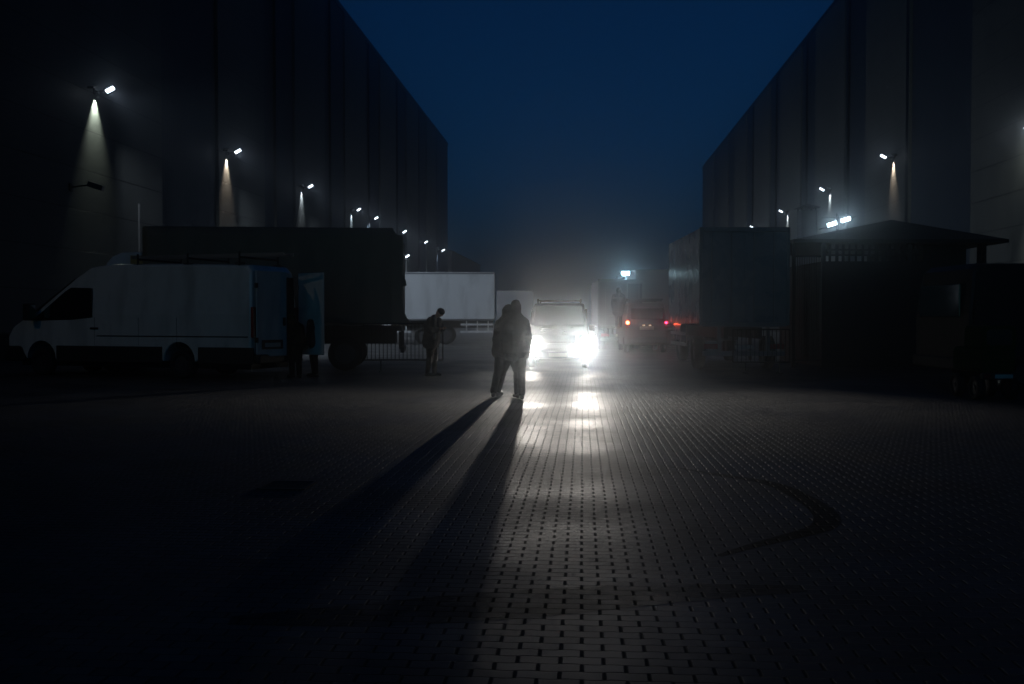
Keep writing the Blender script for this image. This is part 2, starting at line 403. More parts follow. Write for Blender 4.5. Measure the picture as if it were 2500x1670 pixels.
prof = [(-2.05, .52), (-2.08, 1.6), (-2.02, 2.62), (-1.9, 2.76), (0, 2.82), (2.2, 2.85), (2.85, 2.78), (3.3, 2.52), (4.62, 1.60), (4.95, 1.47), (5.32, 1.26), (5.5, 1.0), (5.5, .75)]
prof += [(5.1, .75)] + arch(4.4, .48, .42, 0, 0) + [(3.8, .52), (.55, .52)] + arch(0, .48, .42, 0, 0) + [(-.6, .52)]
# keep outline simple where arches start
van_body(prof, 1.0, VANW, 'body', VAN)
BLK = [(-2.1, .40), (-2.1, .80), (-.58, .80), (-.52, .40)]
for s in (1, -1):
    m = M()
    m.prism([(-2.1, .38), (-2.1, .78), (-.53, .78), (-.53, .38)], s*.965, s*1.015)
    m.prism([(.53, .38), (.53, .78), (3.85, .78), (3.85, .38)], s*.965, s*1.015)
    m.build('side_cladding', BLACKP, VAN, .008)
    M().prism([(2.68, 1.5), (2.72, 2.24), (3.35, 2.26), (3.55, 2.16), (4.5, 1.52), (4.5, 1.42), (3.4, 1.44)], s*.945, s*1.004).build('side_window', GLASS, VAN)
    m = M(); m.bx(4.42, 4.62, s*1.0, s*1.26, 1.44, 1.52).bx(4.4, 4.6, s*1.12, s*1.36, 1.42, 1.86)
    mi = m.build('mirror', BLACKP, VAN, .03)
    M().bx(4.385, 4.399, s*1.15, s*1.33, 1.48, 1.82).build('mirror_glass', CHROME, mi)
    M().bx(-2.12, -2.03, s*.82, s*1.0, 1.02, 1.75).build('tail_light', LENSR, VAN, .015)
    M().bx(2.5, 2.74, s*1.0, s*1.03, 1.2, 1.25).build('door_handle', BLACKP, VAN, .005)
M().bx(5.42, 5.6, -.98, .98, .36, .8).bx(4.92, 5.5, .9, 1.0, .36, .76).bx(4.92, 5.5, -1.0, -.9, .36, .76).build('front_bumper', BLACKP, VAN, .06)
M().bx(-2.25, -2.08, -.95, .95, .4, .62).build('rear_bumper', BLACKP, VAN, .03)
m = M(); m.loft([[(3.42, s*.80, 2.46), (3.42, -s*.80, 2.46), (4.6, -s*.9, 1.66), (4.6, s*.9, 1.66)] for s in (1,)] + [[(3.44, .80, 2.49), (3.44, -.80, 2.49), (4.63, -.9, 1.68), (4.63, .9, 1.68)]])
m.build('windscreen', GLASS, VAN)
for s in (1, -1): M().box((5.28, s*.78, 1.02), (.3, .32, .3), Matrix.Rotation(R(25), 3, 'Y')).build('headlight', GLASS, VAN, .05)
M().bx(-1.9, 5.2, -.8, .8, .25, .45).build('underframe', DARKM, VAN)
for x_ in (0, 4.4):
    for s in (1, -1): wheel(VAN, x_, s*.86, .35, .24, s)
for x_ in (2.62, 1.25, .1):
    M().bx(x_, x_+.006, .99, 1.0015, .8, 1.5).build('panel_seam', BLACKP, VAN)
M().bx(-1.95, 2.55, .99, 1.01, 1.02, 1.05).build('rubbing_strip', RIM, VAN, .004)
# open rear: black sheet as the load bay's painted shade and the two doors
M().bx(-2.095, -2.083, -.78, .78, .62, 2.5).build('load_bay_shade', RUBBER, VAN)
def van_door(hy, ang, sgn, plate):
    d = bpy.data.objects.new('rear_door', None); 
    m = M(); 
    rot = Matrix.Rotation(ang, 4, 'Z')
    me = M().bx(-.04, .0, 0, -sgn*.96, .56, 2.62)
    for v in me.b.verts: v.co = rot @ v.co + Vector((-2.12, hy, 0))
    o = me.build('rear_door', VANW, VAN, .03)
    def sub(nm, mt, *bb, bevel=.006):
        q = M().bx(*bb)
        for v in q.b.verts: v.co = rot @ v.co + Vector((-2.12, hy, 0))
        return q.build(nm, mt, o, bevel)
    sub('door_trim', BLACKP, -.052, -.041, -sgn*.15, -sgn*.82, .74, .96)
    sub('hinge', DARKM, -.06, .0, sgn*.03, -sgn*.04, 2.2, 2.32); sub('hinge', DARKM, -.06, .0, sgn*.03, -sgn*.04, .9, 1.02)
    sub('handle', BLACKP, -.07, -.041, -sgn*.82, -sgn*.9, 1.3, 1.5)
    if plate: sub('number_plate', PLATE, -.058, -.053, -sgn*.24, -sgn*.74, .79, .89)
van_door(.93, R(-14), 1, True)
van_door(-.93, R(72), -1, False)
# roof rack with ladder bars
for x_ in (-1.6, -.1, 1.4):
    m = M(); m.cyl((x_, -.82, 2.95), (x_, .82, 2.95), .025)
    for s in (1, -1): m.cyl((x_, s*.82, 2.7), (x_, s*.82, 3.08), .025).box((x_, s*.8, 2.8), (.25, .05, .06))
    m.build('roof_bar', BLACKP, VAN)
ld = thing('ladder', VAN.matrix_basis @ Vector((0, .45, 2.985)), R(160), 'aluminium ladder lying on the roof rack of the white panel van', 'ladder')
m = M()
for s in (0, -.42): m.bx(-2.6, 1.9, s-.015, s+.015, 0, .08)
m.build('rail', STEEL, ld)
m = M()
for i in range(16): m.cyl((-2.5+i*.28, -.4, .04), (-2.5+i*.28, 0, .04), .015, seg=8)
m.build('rungs', STEEL, ld)

# ------------------------------------------------------------------ tarpaulin truck behind the van
TR = thing('curtain_truck', (-3.2, 29.3, 0), R(184.5), 'dark grey tarpaulin-sided truck parked behind the white van', 'truck')
# local x forward (to the left of the picture), y left (towards camera)
m = M(); n = 34; zc = [1.3, 1.36, 2.0, 2.6, 3.2, 3.75, 3.97]
rows = []
for i in range(n+1):
    x_ = .05+7.06*i/n; row = []
    for k, z in enumerate(zc):
        bulge = .035*math.sin(i*1.7+k)*math.sin(k*.5) + .02*random.uniform(-1, 1) if 0 < k < 6 else 0
        row.append((x_, 1.24+bulge, z - (.012*math.sin(i*.9) if k == 6 else 0)))
    top = [(x_, 1.1, 4.03), (x_, -1.1, 4.03)]
    back = [(x_, -1.24, z) for z in reversed(zc)]
    rows.append(row+top+back)
ring0 = [(-.02 if p[2] < 3.9 else .28, p[1]*.98, min(p[2], 3.93)) for p in rows[0]]
rows[0] = [(p[0]+(.2 if p[2] > 3.9 else 0), p[1], p[2]) for p in rows[0]]
tb = m.loft([ring0]+rows).build('tarpaulin', TARP, TR, smooth=True)
# loose rear flap edge
m = M(); pr = [(-.02, 3.8), (-.05, 3.2), (-.02, 2.72), (-.1, 2.55), (-.12, 2.42), (-.03, 2.38), (-.02, 2.0), (-.06, 1.65), (-.12, 1.5), (-.26, 1.32), (-.2, 1.26), (.3, 1.25), (.3, 3.85)]
m.prism(pr, .6, 1.27).build('flap', TARP, TR, .01)
M().bx(0, 7.0, -1.2, 1.2, 1.12, 1.26).build('load_bed', DARKM, TR)
m = M(); m.bx(.2, 8.8, -.5, -.38, .75, 1.1).bx(.2, 8.8, .38, .5, .75, 1.1).bx(-.05, .05, -1.1, 1.1, .5, .66).bx(0, .1, -.9, -.8, .6, 1.1).bx(0, .1, .8, .9, .6, 1.1)
m.build('chassis', DARKM, TR)
M().bx(2.9, 5.2, 1.14, 1.18, .5, .62).bx(2.9, 5.2, 1.14, 1.18, .8, .92).build('side_guard', STEEL, TR)
for x_ in (1.6, 7.9):
    for s in (1, -1): wheel(TR, x_, s*1.02, .48, .3, s)
m = M().prism([(7.12, .85), (7.12, 2.86), (8.55, 2.86), (8.95, 1.9), (9.0, .85)], -1.18, 1.18); cab = m.build('cab', CARG, TR, .06)
for s in (1, -1): M().prism([(7.55, 1.85), (7.55, 2.55), (8.45, 2.55), (8.72, 1.85)], s*1.17, s*1.2).build('window', GLASS, cab)
M().loft([[(8.6, 1.05, 2.75), (8.6, -1.05, 2.75), (8.95, -1.05, 1.95), (8.95, 1.05, 1.95)], [(8.63, 1.05, 2.77), (8.63, -1.05, 2.77), (8.99, -1.05, 1.97), (8.99, 1.05, 1.97)]]).build('windscreen', GLASS, cab)
fa = M().prism([(7.15, 2.87), (7.2, 3.32), (7.75, 3.3), (8.0, 3.18), (8.15, 3.0), (8.2, 2.87)], -1.0, 1.0).build('roof_fairing', TRAILW, TR, .03)
M().bx(7.16, 7.5, 1.0, 1.02, 2.9, 3.22).build('marker_panel', YELLOW, fa)

# ------------------------------------------------------------------ long white trailer in the middle
def trailer(name, x0, x1, Y, ztop, zfloor, rz, label, cat, m_, depth=2.5, wheels=(), guards=(), lamp=None, wr=.5):
    """box body seen side on: local x to the right of the picture, y away"""
    w = x1-x0
    t = thing(name, (x0, Y, 0), rz, label, cat)
    b = M().bx(0, w, 0, depth, zfloor, ztop).build('box_body', m_, t, .04)
    for zz in (zfloor, ztop-.11): M().bx(.03, w-.03, -.012, 0, zz, zz+.09).build('edge_rail', STEEL, b)
    M().bx(.1, w-.1, .7, .85, zfloor-.4, zfloor-.01).bx(.1, w-.1, depth-.85, depth-.7, zfloor-.4, zfloor-.01).build('chassis', DARKM, t)
    for x_ in wheels:
        for yy, o in ((.2, -1), (depth-.2, 1)): wheel(t, x_, yy, wr, .3, o)
    for a, b_ in guards:
        m = M()
        for z in (.66, 1.06): m.bx(a, b_, .03, .07, z, z+.1)
        for q in (a+.3, (a+b_)/2, b_-.3): m.bx(q, q+.06, .08, .12, .66, zfloor-.02)
        m.build('side_guard', TRAILW, t)
    return t
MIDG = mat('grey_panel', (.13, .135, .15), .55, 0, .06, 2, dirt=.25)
T1 = trailer('white_trailer', -14.2, -.95, 55, 4.0, 1.33, R(.6), 'long white trailer standing side-on in the middle distance', 'trailer', TRAILW,
             wheels=(10.5, 9.3, 2.4), guards=((11.35, 13.15), (7.0, 8.6)))
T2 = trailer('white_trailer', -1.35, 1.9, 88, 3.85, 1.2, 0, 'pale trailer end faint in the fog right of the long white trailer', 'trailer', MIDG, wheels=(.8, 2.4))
#T3 = trailer('box_trailer', 2.6, 6.4, 96, 4.0, 1.2, 0, 'faint box trailer in the fog above the headlit car', 'trailer', BOXB, wheels=(.9, 2.8))

# ------------------------------------------------------------------ box truck on the right (rear view)
def box_truck(name, x0, Y, w, length, H, zf, rz, label, mbody, doorm):
    t = thing(name, (x0, Y, 0), rz, label, 'truck')
    b = M().bx(0, w, .06, length, zf, H).build('box_body', mbody, t, .03)
    M().bx(-.02, .06, -.0, .1, zf-.02, H+.01).bx(w-.06, w+.02, 0, .1, zf-.02, H+.01).bx(.06, w-.06, 0, .1, H-.12, H+.01).bx(.06, w-.06, 0, .1, zf-.06, zf+.06).build('rear_frame', STEEL, t, .01)
    for i in range(2):
        a0 = .07+i*(w-.12)/2; d = M().bx(a0, a0+(w-.14)/2, .03, .055, zf+.07, H-.13).build('rear_door', doorm, t, .008)
        m = M()
        for q in (.25, .8): m.cyl((a0+q, .0, zf+.05), (a0+q, .0, H-.12), .014, seg=8)
        m.bx(a0+.2, a0+.6, -.02, -.005, zf+.45, zf+.5)
        m.build('lock_bar', STEEL, d)
    m = M().bx(.7, .82, .2, length+1.6, zf-.4, zf-.08).bx(w-.82, w-.7, .2, length+1.6, zf-.4, zf-.08)
    m.build('chassis', DARKM, t)
    M().bx(.1, w-.1, .05, .17, .42, .56).bx(.5, .6, .1, .2, .56, zf-.07).bx(w-.6, w-.5, .1, .2, .56, zf-.07).build('underrun_bar', STEEL, t, .01)
    for s in (.12, w-.5): M().bx(s, s+.38, .02, .05, .62, .76).build('tail_light', LENSR, t, .01)
    M().bx(w/2-.26, w/2+.26, .0, .02, .62, .73).build('number_plate', PLATE, t)
    for yy, ins in ((1.6, 0), (length+.9, .4)):
        for xx, o in ((.22+ins, -1), (w-.22, 1)): 
            ww = wheel_x(t, xx, yy, .48, .3, o)
    m = M()
    for z in (.62, .95): m.bx(.02, .06, 2.6, length-.4, z, z+.1)
    for q in (2.8, 4.0, length-.7): m.bx(.07, .1, q, q+.06, .62, zf-.05)
    m.build('side_guard', STEEL, t)
    cb = M().prism([(length+.15, .7), (length+.15, 2.7), (length+1.6, 2.6), (length+2.0, 1.7), (length+2.0, .7)], .45, w-.08, 'x').build('cab', mbody, t, .05)
    return t
def wheel_x(t, x, y, r, w, out):
    m = M(); n = 28
    prof_ = [(-w/2, r*.62), (-w/2, r*.9), (-w*.38, r), (w*.38, r), (w/2, r*.9), (w/2, r*.62)]
    vs = [[m.b.verts.new((x+p, y+math.cos(2*math.pi*k/n)*q, r+math.sin(2*math.pi*k/n)*q)) for p, q in prof_] for k in range(n)]
    for k in range(n):
        for j in range(6): m.b.faces.new((vs[k][j], vs[k][(j+1) % 6], vs[(k+1) % n][(j+1) % 6], vs[(k+1) % n][j]))
    ty = m.build('wheel', RUBBER, t, smooth=True)
    M().cyl((x-w*.3, y, r), (x+w*.3, y, r), r*.63, seg=28).cyl((x+out*w*.3, y, r), (x+out*w*.42, y, r), r*.2).build('rim', RIM, ty)
    return ty
BT = box_truck('box_truck', 5.24, 27.75, 2.47, 6.2, 4.0, 1.3, -R(.87), 'dark blue-grey box truck standing tail-on right of the cars', BOXB, BOXB)
# truck with a tail lift, far
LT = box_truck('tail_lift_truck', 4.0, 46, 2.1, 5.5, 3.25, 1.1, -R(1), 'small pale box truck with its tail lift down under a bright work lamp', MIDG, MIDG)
M().bx(1.35, 2.0, .0, .029, 1.2, 3.05).build('open_bay_shade', RUBBER, LT)  # black sheet over the door, painted shade of an open bay
lf = M().bx(.05, 2.05, -2.2, -.05, 1.0, 1.05).build('tail_lift', STEEL, LT, .01)
M().cyl((.4, -.3, 1.0), (.5, .3, .55), .04).cyl((1.7, -.3, 1.0), (1.6, .3, .55), .04).build('lift_arm', DARKM, lf)
wl_ = M().cyl((1.25, .3, 3.2), (1.25, .3, 3.5), .03).box((1.25, .2, 3.54), (.42, .16, .2)).build('work_lamp', LAMPH, LT)
M().box((1.25, .11, 3.54), (.36, .02, .16)).build('lens', emit('work_lamp_lens', (.45, .85, 1.0), 22), wl_)
spot('work_light', LT, (1.25, .05, 3.5), (-.3, -1, -.5), 45, 120, .8, (.6, .88, 1), .06)
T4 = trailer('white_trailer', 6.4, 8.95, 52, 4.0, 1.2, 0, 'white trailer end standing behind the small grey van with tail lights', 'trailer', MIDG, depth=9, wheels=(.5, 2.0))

# ------------------------------------------------------------------ cars
def minivan(name, loc, rz, label, paint, zroof, hw, length, prof, rack=False):
    t = thing(name, loc, rz, label, 'van')   # local x forward, origin at the front bumper foot (x = 0), body towards -x
    van_body(prof, hw, paint, 'body', t, .16, .95, zroof)
    return t
# oncoming car: front at Y=29
CAR = minivan('headlit_van', (1.33, 29.0, 0), -math.pi/2-TH, 'dark minivan facing the camera with both headlights glaring', CARD, 1.93, .92, 4.7,
    [(-4.7, .35), (-4.72, 1.2), (-4.6, 1.8), (-4.4, 1.93), (-1.75, 1.94), (-1.5, 1.88), (-.75, 1.22), (-.5, 1.12), (-.1, .98), (0, .8), (0, .32)] + [(-.42, .3)] + [(-.82+.36*math.cos(math.pi*i/8), .33+.36*math.sin(math.pi*i/8)) for i in range(9)] + [(-3.5, .3)] + [(-3.88+.36*math.cos(math.pi*i/8), .33+.36*math.sin(math.pi*i/8)) for i in range(9)])
M().loft([[(-1.42, .68, 1.83), (-1.42, -.68, 1.83), (-.8, -.78, 1.26), (-.8, .78, 1.26)], [(-1.38, .68, 1.85), (-1.38, -.68, 1.85), (-.76, -.78, 1.28), (-.76, .78, 1.28)]]).build('windscreen', GLASS, CAR)
M().bx(-.1, .06, -.9, .9, .3, .52).build('front_bumper', BLACKP, CAR, .04)
M().bx(-.06, .02, -.42, .42, .58, .74).build('grille', BLACKP, CAR, .01)
M().bx(.061, .07, -.26, .26, .36, .47).build('number_plate', PLATE, CAR)
HL = []
for s in (1, -1):
    h = M().bx(-.08, .03, s*.48, s*.88, .53, .79).build('headlight', CHROME, CAR, .02)
    rl = .17 if s < 0 else .215
    M().cyl((.02, s*.73, .67), (.05, s*.73, .67), rl, seg=28).build('lens', emit('headlight_lens', (1.0, .95, .87), 12), h)
    mi = M().bx(-1.05, -.93, s*.92, s*1.1, 1.1, 1.28).build('mirror', CARD, CAR, .03)
    M().prism([(-3.0, 1.22), (-2.95, 1.72), (-1.75, 1.76), (-1.1, 1.24)], s*.80, s*.86).build('side_window', GLASS, CAR)
    M().cyl((.05, s*.74, .41), (.068, s*.74, .41), .075, seg=16).build('fog_lamp', emit('fog_lens', (1, .95, .86), 7), CAR)
    for x_ in (-.82, -3.88): wheel(CAR, x_, s*.8, .31, .2, s)
m = M()
for x_ in (-2.0, -3.6):
    m.cyl((x_, -.68, 2.02), (x_, .68, 2.02), .02)
    for s in (1, -1): m.cyl((x_, s*.66, 1.9), (x_, s*.66, 2.07), .025)
m.build('roof_rack', BLACKP, CAR)
WARM = (1.0, .93, .84)
def cutoff(o, lo, hi, b0=-.12, b1=.05):
    """a headlamp's sharp upper limit: light falls off above the lamp's own axis"""
    l = o.data; l.use_nodes = True; nt = l.node_tree; e = nt.nodes['Emission']
    tc = nt.nodes.new('ShaderNodeTexCoord'); sp = nt.nodes.new('ShaderNodeSeparateXYZ'); nt.links.new(tc.outputs['Normal'], sp.inputs[0])
    mr = nt.nodes.new('ShaderNodeMapRange'); mr.interpolation_type = 'SMOOTHSTEP'
    mr.inputs[1].default_value = lo; mr.inputs[2].default_value = hi; mr.inputs[3].default_value = 1; mr.inputs[4].default_value = .04
    m2 = nt.nodes.new('ShaderNodeMapRange'); m2.interpolation_type = 'SMOOTHSTEP'   # and weaker on the road just ahead of the bumper
    m2.inputs[1].default_value = b0; m2.inputs[2].default_value = b1; m2.inputs[3].default_value = .05; m2.inputs[4].default_value = 1
    mu = nt.nodes.new('ShaderNodeMath'); mu.operation = 'MULTIPLY'
    nt.links.new(sp.outputs['Y'], mr.inputs[0]); nt.links.new(sp.outputs['Y'], m2.inputs[0])
    nt.links.new(mr.outputs[0], mu.inputs[0]); nt.links.new(m2.outputs[0], mu.inputs[1]); nt.links.new(mu.outputs[0], e.inputs['Strength'])
for s in (1, -1):
    rt = s > 0     # the lamp on the car's own left is set further outwards
    cutoff(spot('low_beam', CAR, (.22, s*.75, .655), (1, .26 if rt else -.2, -.06), 6300 if rt else 3400, 42 if rt else 64, 1.0, WARM, .05), .0, .034, -.03, .012)
    cutoff(spot('hot_beam', CAR, (.22, s*.75, .655), (1, .085 if rt else .02, -.045), 760 if rt else 430, 15 if rt else 18, 1.0, WARM, .05), -.002, .022, -.036, .0)
    # stray light above the cut-off that dazzles but leaves the road dark
    cutoff(spot('glare', CAR, (.24, s*.73, .67), (1, 0, .28), 330 if s < 0 else 430, 62, .8, (1, .84, .68) if s < 0 else (1, .92, .82), .05), .45, .5, -.29, -.243)

# grey van with tail lights, seen from behind: local x forward = away
GV = minivan('grey_van', (X(1586, 42), 46.6, 0), math.pi/2-R(1.5), 'small grey van with glowing tail lights seen from behind', CARG, 2.1, .9, 4.6,
    [(-4.6, .4), (-4.62, 1.2), (-4.5, 1.9), (-4.3, 2.1), (-1.6, 2.12), (-1.4, 2.05), (-.8, 1.25), (-.1, 1.0), (0, .8), (0, .35)] + [(-.42, .32)] + [(-.82+.36*math.cos(math.pi*i/8), .33+.36*math.sin(math.pi*i/8)) for i in range(9)] + [(-3.5, .32)] + [(-3.88+.36*math.cos(math.pi*i/8), .33+.36*math.sin(math.pi*i/8)) for i in range(9)])
M().bx(-4.67, -4.61, -.68, .68, 1.42, 1.88).build('rear_window', GLASS, GV, .01)
M().bx(-4.72, -4.6, -.86, .86, .4, .66).build('rear_bumper', BLACKP, GV, .03)
M().bx(-4.66, -4.63, -.3, .3, .98, 1.12).build('number_plate', PLATE, GV)
for s, st_ in ((1, 34), (-1, 14)):
    tl = M().bx(-4.66, -4.58, s*.74, s*.88, 1.05, 1.42).build('tail_light', LENSR, GV, .01)
    M().cyl((-4.66, s*.81, 1.28), (-4.675, s*.81, 1.28), .07 if s > 0 else .05, seg=16).build('bulb', emit('tail_bulb_%d' % st_, (1.0, .10 if s > 0 else .02, .03 if s > 0 else .08), st_), tl)
    M().bx(-4.675, -4.66, s*.13-.05, s*.13+.05, 1.14, 1.19).build('plate_light', emit('plate_bulb', (1, .7, .45), 1.6), GV)
    for x_ in (-.82, -3.88): wheel(GV, x_, s*.78, .31, .2, s)
spot('tail_glow', GV, (-4.72, .81, 1.28), (-1, 0, 0), 5, 170, 1, (1, .08, .03), .05)
spot('tail_glow', GV, (-4.72, -.81, 1.28), (-1, 0, 0), 3, 170, 1, (1, .03, .08), .05)
M().cyl((-4.0, -.7, 2.22), (-4.0, .7, 2.22), .03).cyl((-2.2, -.7, 2.22), (-2.2, .7, 2.22), .03).bx(-4.2, -2.0, -.72, .72, 2.24, 2.3).build('roof_rack', BLACKP, GV)

# ------------------------------------------------------------------ crowd barriers
def barrier(name, x0, x1, Y, z0, z1, label, n):
    t = thing(name, (x0, Y, 0), 0, label, 'barrier', 'crowd barriers'); w = x1-x0
    M().cyl((0, 0, z0), (0, 0, z1), .021).cyl((w, 0, z0), (w, 0, z1), .021).cyl((0, 0, z1), (w, 0, z1), .021).cyl((0, 0, z0), (w, 0, z0), .021).build('frame', DARKM, t)
    m = M()
    for i in range(1, n): m.cyl((w*i/n, 0, z0), (w*i/n, 0, z1), .011, seg=6)
    m.build('bars', DARKM, t)
    for q in (.22*w, .82*w): M().cyl((q, -.3, .02), (q, .3, .02), .018).cyl((q, 0, .02), (q, 0, z0), .02).build('foot', DARKM, t)
    return t
barrier('crowd_barrier', X(887, 27.4), X(1081, 27.4), 27.4, .33, 1.33, 'steel crowd barrier behind the man looking down at the left', 20)
barrier('crowd_barrier', X(1790, 26.6), X(1928, 26.6), 26.6, .3, 1.18, 'steel crowd barrier in front of the box truck tail and the hut', 13)

# ------------------------------------------------------------------ hut on the right
HU = thing('hut', (8.9, 30.5, 0), 0, 'dark hut with a wide hipped roof at the right of the yard', 'hut')
HU.location = (0, 0, 0)
hx0, hx1, hy0, hy1, ez = 9.4, 13.75, 30.2, 35.0, 3.72
M().bx(hx0, hx1, hy0, hy1, 0, 3.2).build('wall', WOODD, HU)
m = M(); m.bx(hx1-1.3, hx1, hy0, hy1, 3.2, ez-.02); m.build('wall', WOODD, HU)
m = M(); rf = [(8.35, 29.6), (14.75, 29.6), (14.75, 35.8), (8.35, 35.8)]; ap = (12.5, 32.9)
vb = [m.b.verts.new((x_, y_, ez)) for x_, y_ in rf]; va = m.b.verts.new((*ap, 4.72)); vt = [m.b.verts.new((x_, y_, ez+.1)) for x_, y_ in rf]
m.b.faces.new(vb[::-1])
for i in range(4):
    j = (i+1) % 4; m.b.faces.new((vb[i], vb[j], vt[j], vt[i])); m.b.faces.new((vt[i], vt[j], va))
m.build('roof', ROOFD, HU)
m = M()
for i in range(15): q_ = random.uniform(.05, .13); m.bx(hx0+.2*i, hx0+.2*i+q_, hy0+.02, hy0+.06, 3.2, ez-.01)
for z in (3.36, 3.52): m.bx(hx0, hx0+2.95, hy0, hy0+.02, z, z+.05)
m.build('lattice', WOODD, HU)
for px_, y_ in ((8.42, 29.8), (9.3, 29.8), (8.42, 35.2), (14.05, 30.0), (14.05, 35.4), (14.2, 30.0)): M().bx(px_-.05, px_+.05, y_-.05, y_+.05, 0, ez-.01).build('post', DARKM, HU)
m = M()
for i in range(13): m.cyl((8.47+i*.072, 29.85, .25), (8.47+i*.072, 29.85, 3.3), .01, seg=6)
m.bx(8.42, 9.3, 29.82, 29.88, .2, .25).bx(8.42, 9.3, 29.82, 29.88, 3.3, 3.35)
m.build('railing', DARKM, HU)
# chimney behind
CH = thing('chimney', (0, 0, 0), 0, 'square chimney shaft with a small pitched cap behind the hut', 'chimney')
cx0, cx1 = X(1955, 60), X(1993, 60)
M().bx(cx0, cx1, 60, 61, 0, 7.95).build('shaft', mat('chimney_render', (.05, .055, .07), .8, 0, .2, 3), CH)
m = M()
for (x_, y_) in ((cx0+.06, 60.06), (cx1-.06, 60.06), (cx0+.06, 60.94), (cx1-.06, 60.94)): m.cyl((x_, y_, 7.95), (x_, y_, 8.12), .05)
m.build('cap_post', DARKM, CH)
m = M(); mm = (cx0+cx1)/2
vb = [m.b.verts.new(p) for p in ((cx0-.18, 59.8, 8.11), (cx1+.18, 59.8, 8.11), (cx1+.18, 61.2, 8.11), (cx0-.18, 61.2, 8.11))]; va = m.b.verts.new((mm, 60.5, 8.4))
m.b.faces.new(vb[::-1]); [m.b.faces.new((vb[i], vb[(i+1) % 4], va)) for i in range(4)]
m.build('cap', ROOFD, CH)
# floodlight mast between chimney and hut
FM = thing('floodlight_mast', (15.7, 48, 0), 0, 'mast with two bright cold floodlights just above the hut roof', 'floodlight')
M().cyl((0, .15, 0), (0, .15, 6.5), .07).build('pole', DARKM, FM)
M().cyl((-.9, .1, 5.75), (.9, .1, 6.35), .035).cyl((-.75, .12, 6.3), (.9, .12, 6.35), .025).build('crossbar', STEEL, FM)
for x_, z_ in ((-.34, 5.98), (.31, 6.19)):
    r_ = Matrix.Rotation(R(-17), 3, 'Y')
    hd = M().box((x_, -.02, z_), (.52, .12, .24), r_).build('lamp_head', LAMPH, FM, .02)
    M().box((x_, -.09, z_), (.46, .02, .17), r_).build('lens', emit('flood_lens', (.72, .92, 1.0), 12), hd)
    spot('flood_light', FM, (x_, -.14, z_), (0, -.6, -1), 60, 150, .8, (.72, .92, 1), .1)

# ------------------------------------------------------------------ dark van and green cart at the right edge
DV = thing('dark_van', (9.4, 21.6, 0), R(3), 'black high-roof van almost lost in the dark at the right edge', 'van')
van_body([(-.1, .4), (-.12, 1.6), (0, 2.5), (.15, 2.62), (3.6, 2.64), (4.2, 2.4), (5.1, 1.5), (5.8, 1.1), (5.95, .8), (5.95, .4)] + [(5.5, .38)] + [(5.1+.4*math.cos(math.pi*i/8), .36+.4*math.sin(math.pi*i/8)) for i in range(9)] + [(1.6, .38)] + [(1.1+.4*math.cos(math.pi*i/8), .36+.4*math.sin(math.pi*i/8)) for i in range(9)], 1.25, DARKV, 'body', DV, .1, 1.3, 2.6)
for x_ in (1.1, 5.1):
    for s in (1, -1): wheel(DV, x_, s*1.08, .35, .24, s)
M().bx(-.16, -.1, -.9, .9, 1.5, 2.2).build('rear_window', GLASS, DV, .02)
M().bx(-.22, -.05, -1.1, 1.1, .42, .66).build('rear_bumper', BLACKP, DV, .03)
UC = thing('utility_cart', (X(2440, 18), 18, 0), 0, 'small green utility cart with a black rear window by the right edge', 'cart')
M().prism([(-.31, .56), (-.28, .50), (.28, .50), (.31, .56), (.31, .86), (.26, .95), (-.26, .95), (-.31, .86)], 0, 1.2).build('body', GREEN, UC, .03)
m = M()
pts = rrect(.64, .46, .09)
m.prism([(a, b_+1.12) for a, b_ in pts], .0, .7).build('cab', GREEN, UC, .02)
M().prism([(a*.72, b_*.62+1.14) for a, b_ in pts], -.012, -.002).build('rear_window', GLASS, UC)
M().bx(-.32, .32, -.06, .05, .38, .5).build('bumper', BLACKP, UC, .02)
M().bx(-.1, .22, -.075, -.062, .4, .47).build('number_plate', PLATE, UC)
M().bx(-.3, -.18, -.075, -.062, .4, .48).build('reflector', LENSR, UC)
for yy in (.2, 1.0):
    for s in (1, -1): wheel_x(UC, s*.3, yy, .22, .14, s)

# ------------------------------------------------------------------ people
from mathutils import noise
def vox(m, size, name, mt, parent=None, fold=0):
    """fuse the pieces of a bmesh into one continuous skin"""
    me = bpy.data.meshes.new(name); m.b.to_mesh(me); m.b.free()
    o = bpy.data.objects.new(name, me); C.objects.link(o)
    r = o.modifiers.new('r', 'REMESH'); r.mode = 'VOXEL'; r.voxel_size = size; r.use_smooth_shade = True
    s_ = o.modifiers.new('s', 'SMOOTH'); s_.iterations = 3; s_.factor = .5
    dg = bpy.context.evaluated_depsgraph_get(); ev = o.evaluated_get(dg)
    nm = bpy.data.meshes.new_from_object(ev); nm.name = name
    o.modifiers.clear(); o.data = nm; bpy.data.meshes.remove(me)
    nm.materials.clear(); nm.materials.append(mt)
    for p in nm.polygons: p.use_smooth = True
    if fold:        # creases of worn cloth
        for v in nm.vertices:
            q = v.co; a = noise.noise(Vector((q.x*9, q.y*9, q.z*16)))+.5*noise.noise(Vector((q.x*25+7, q.y*25, q.z*34)))
            v.co = q + v.normal*a*fold
    if parent is not None: o.parent = parent
    return o
def V(*a): return Vector(a)
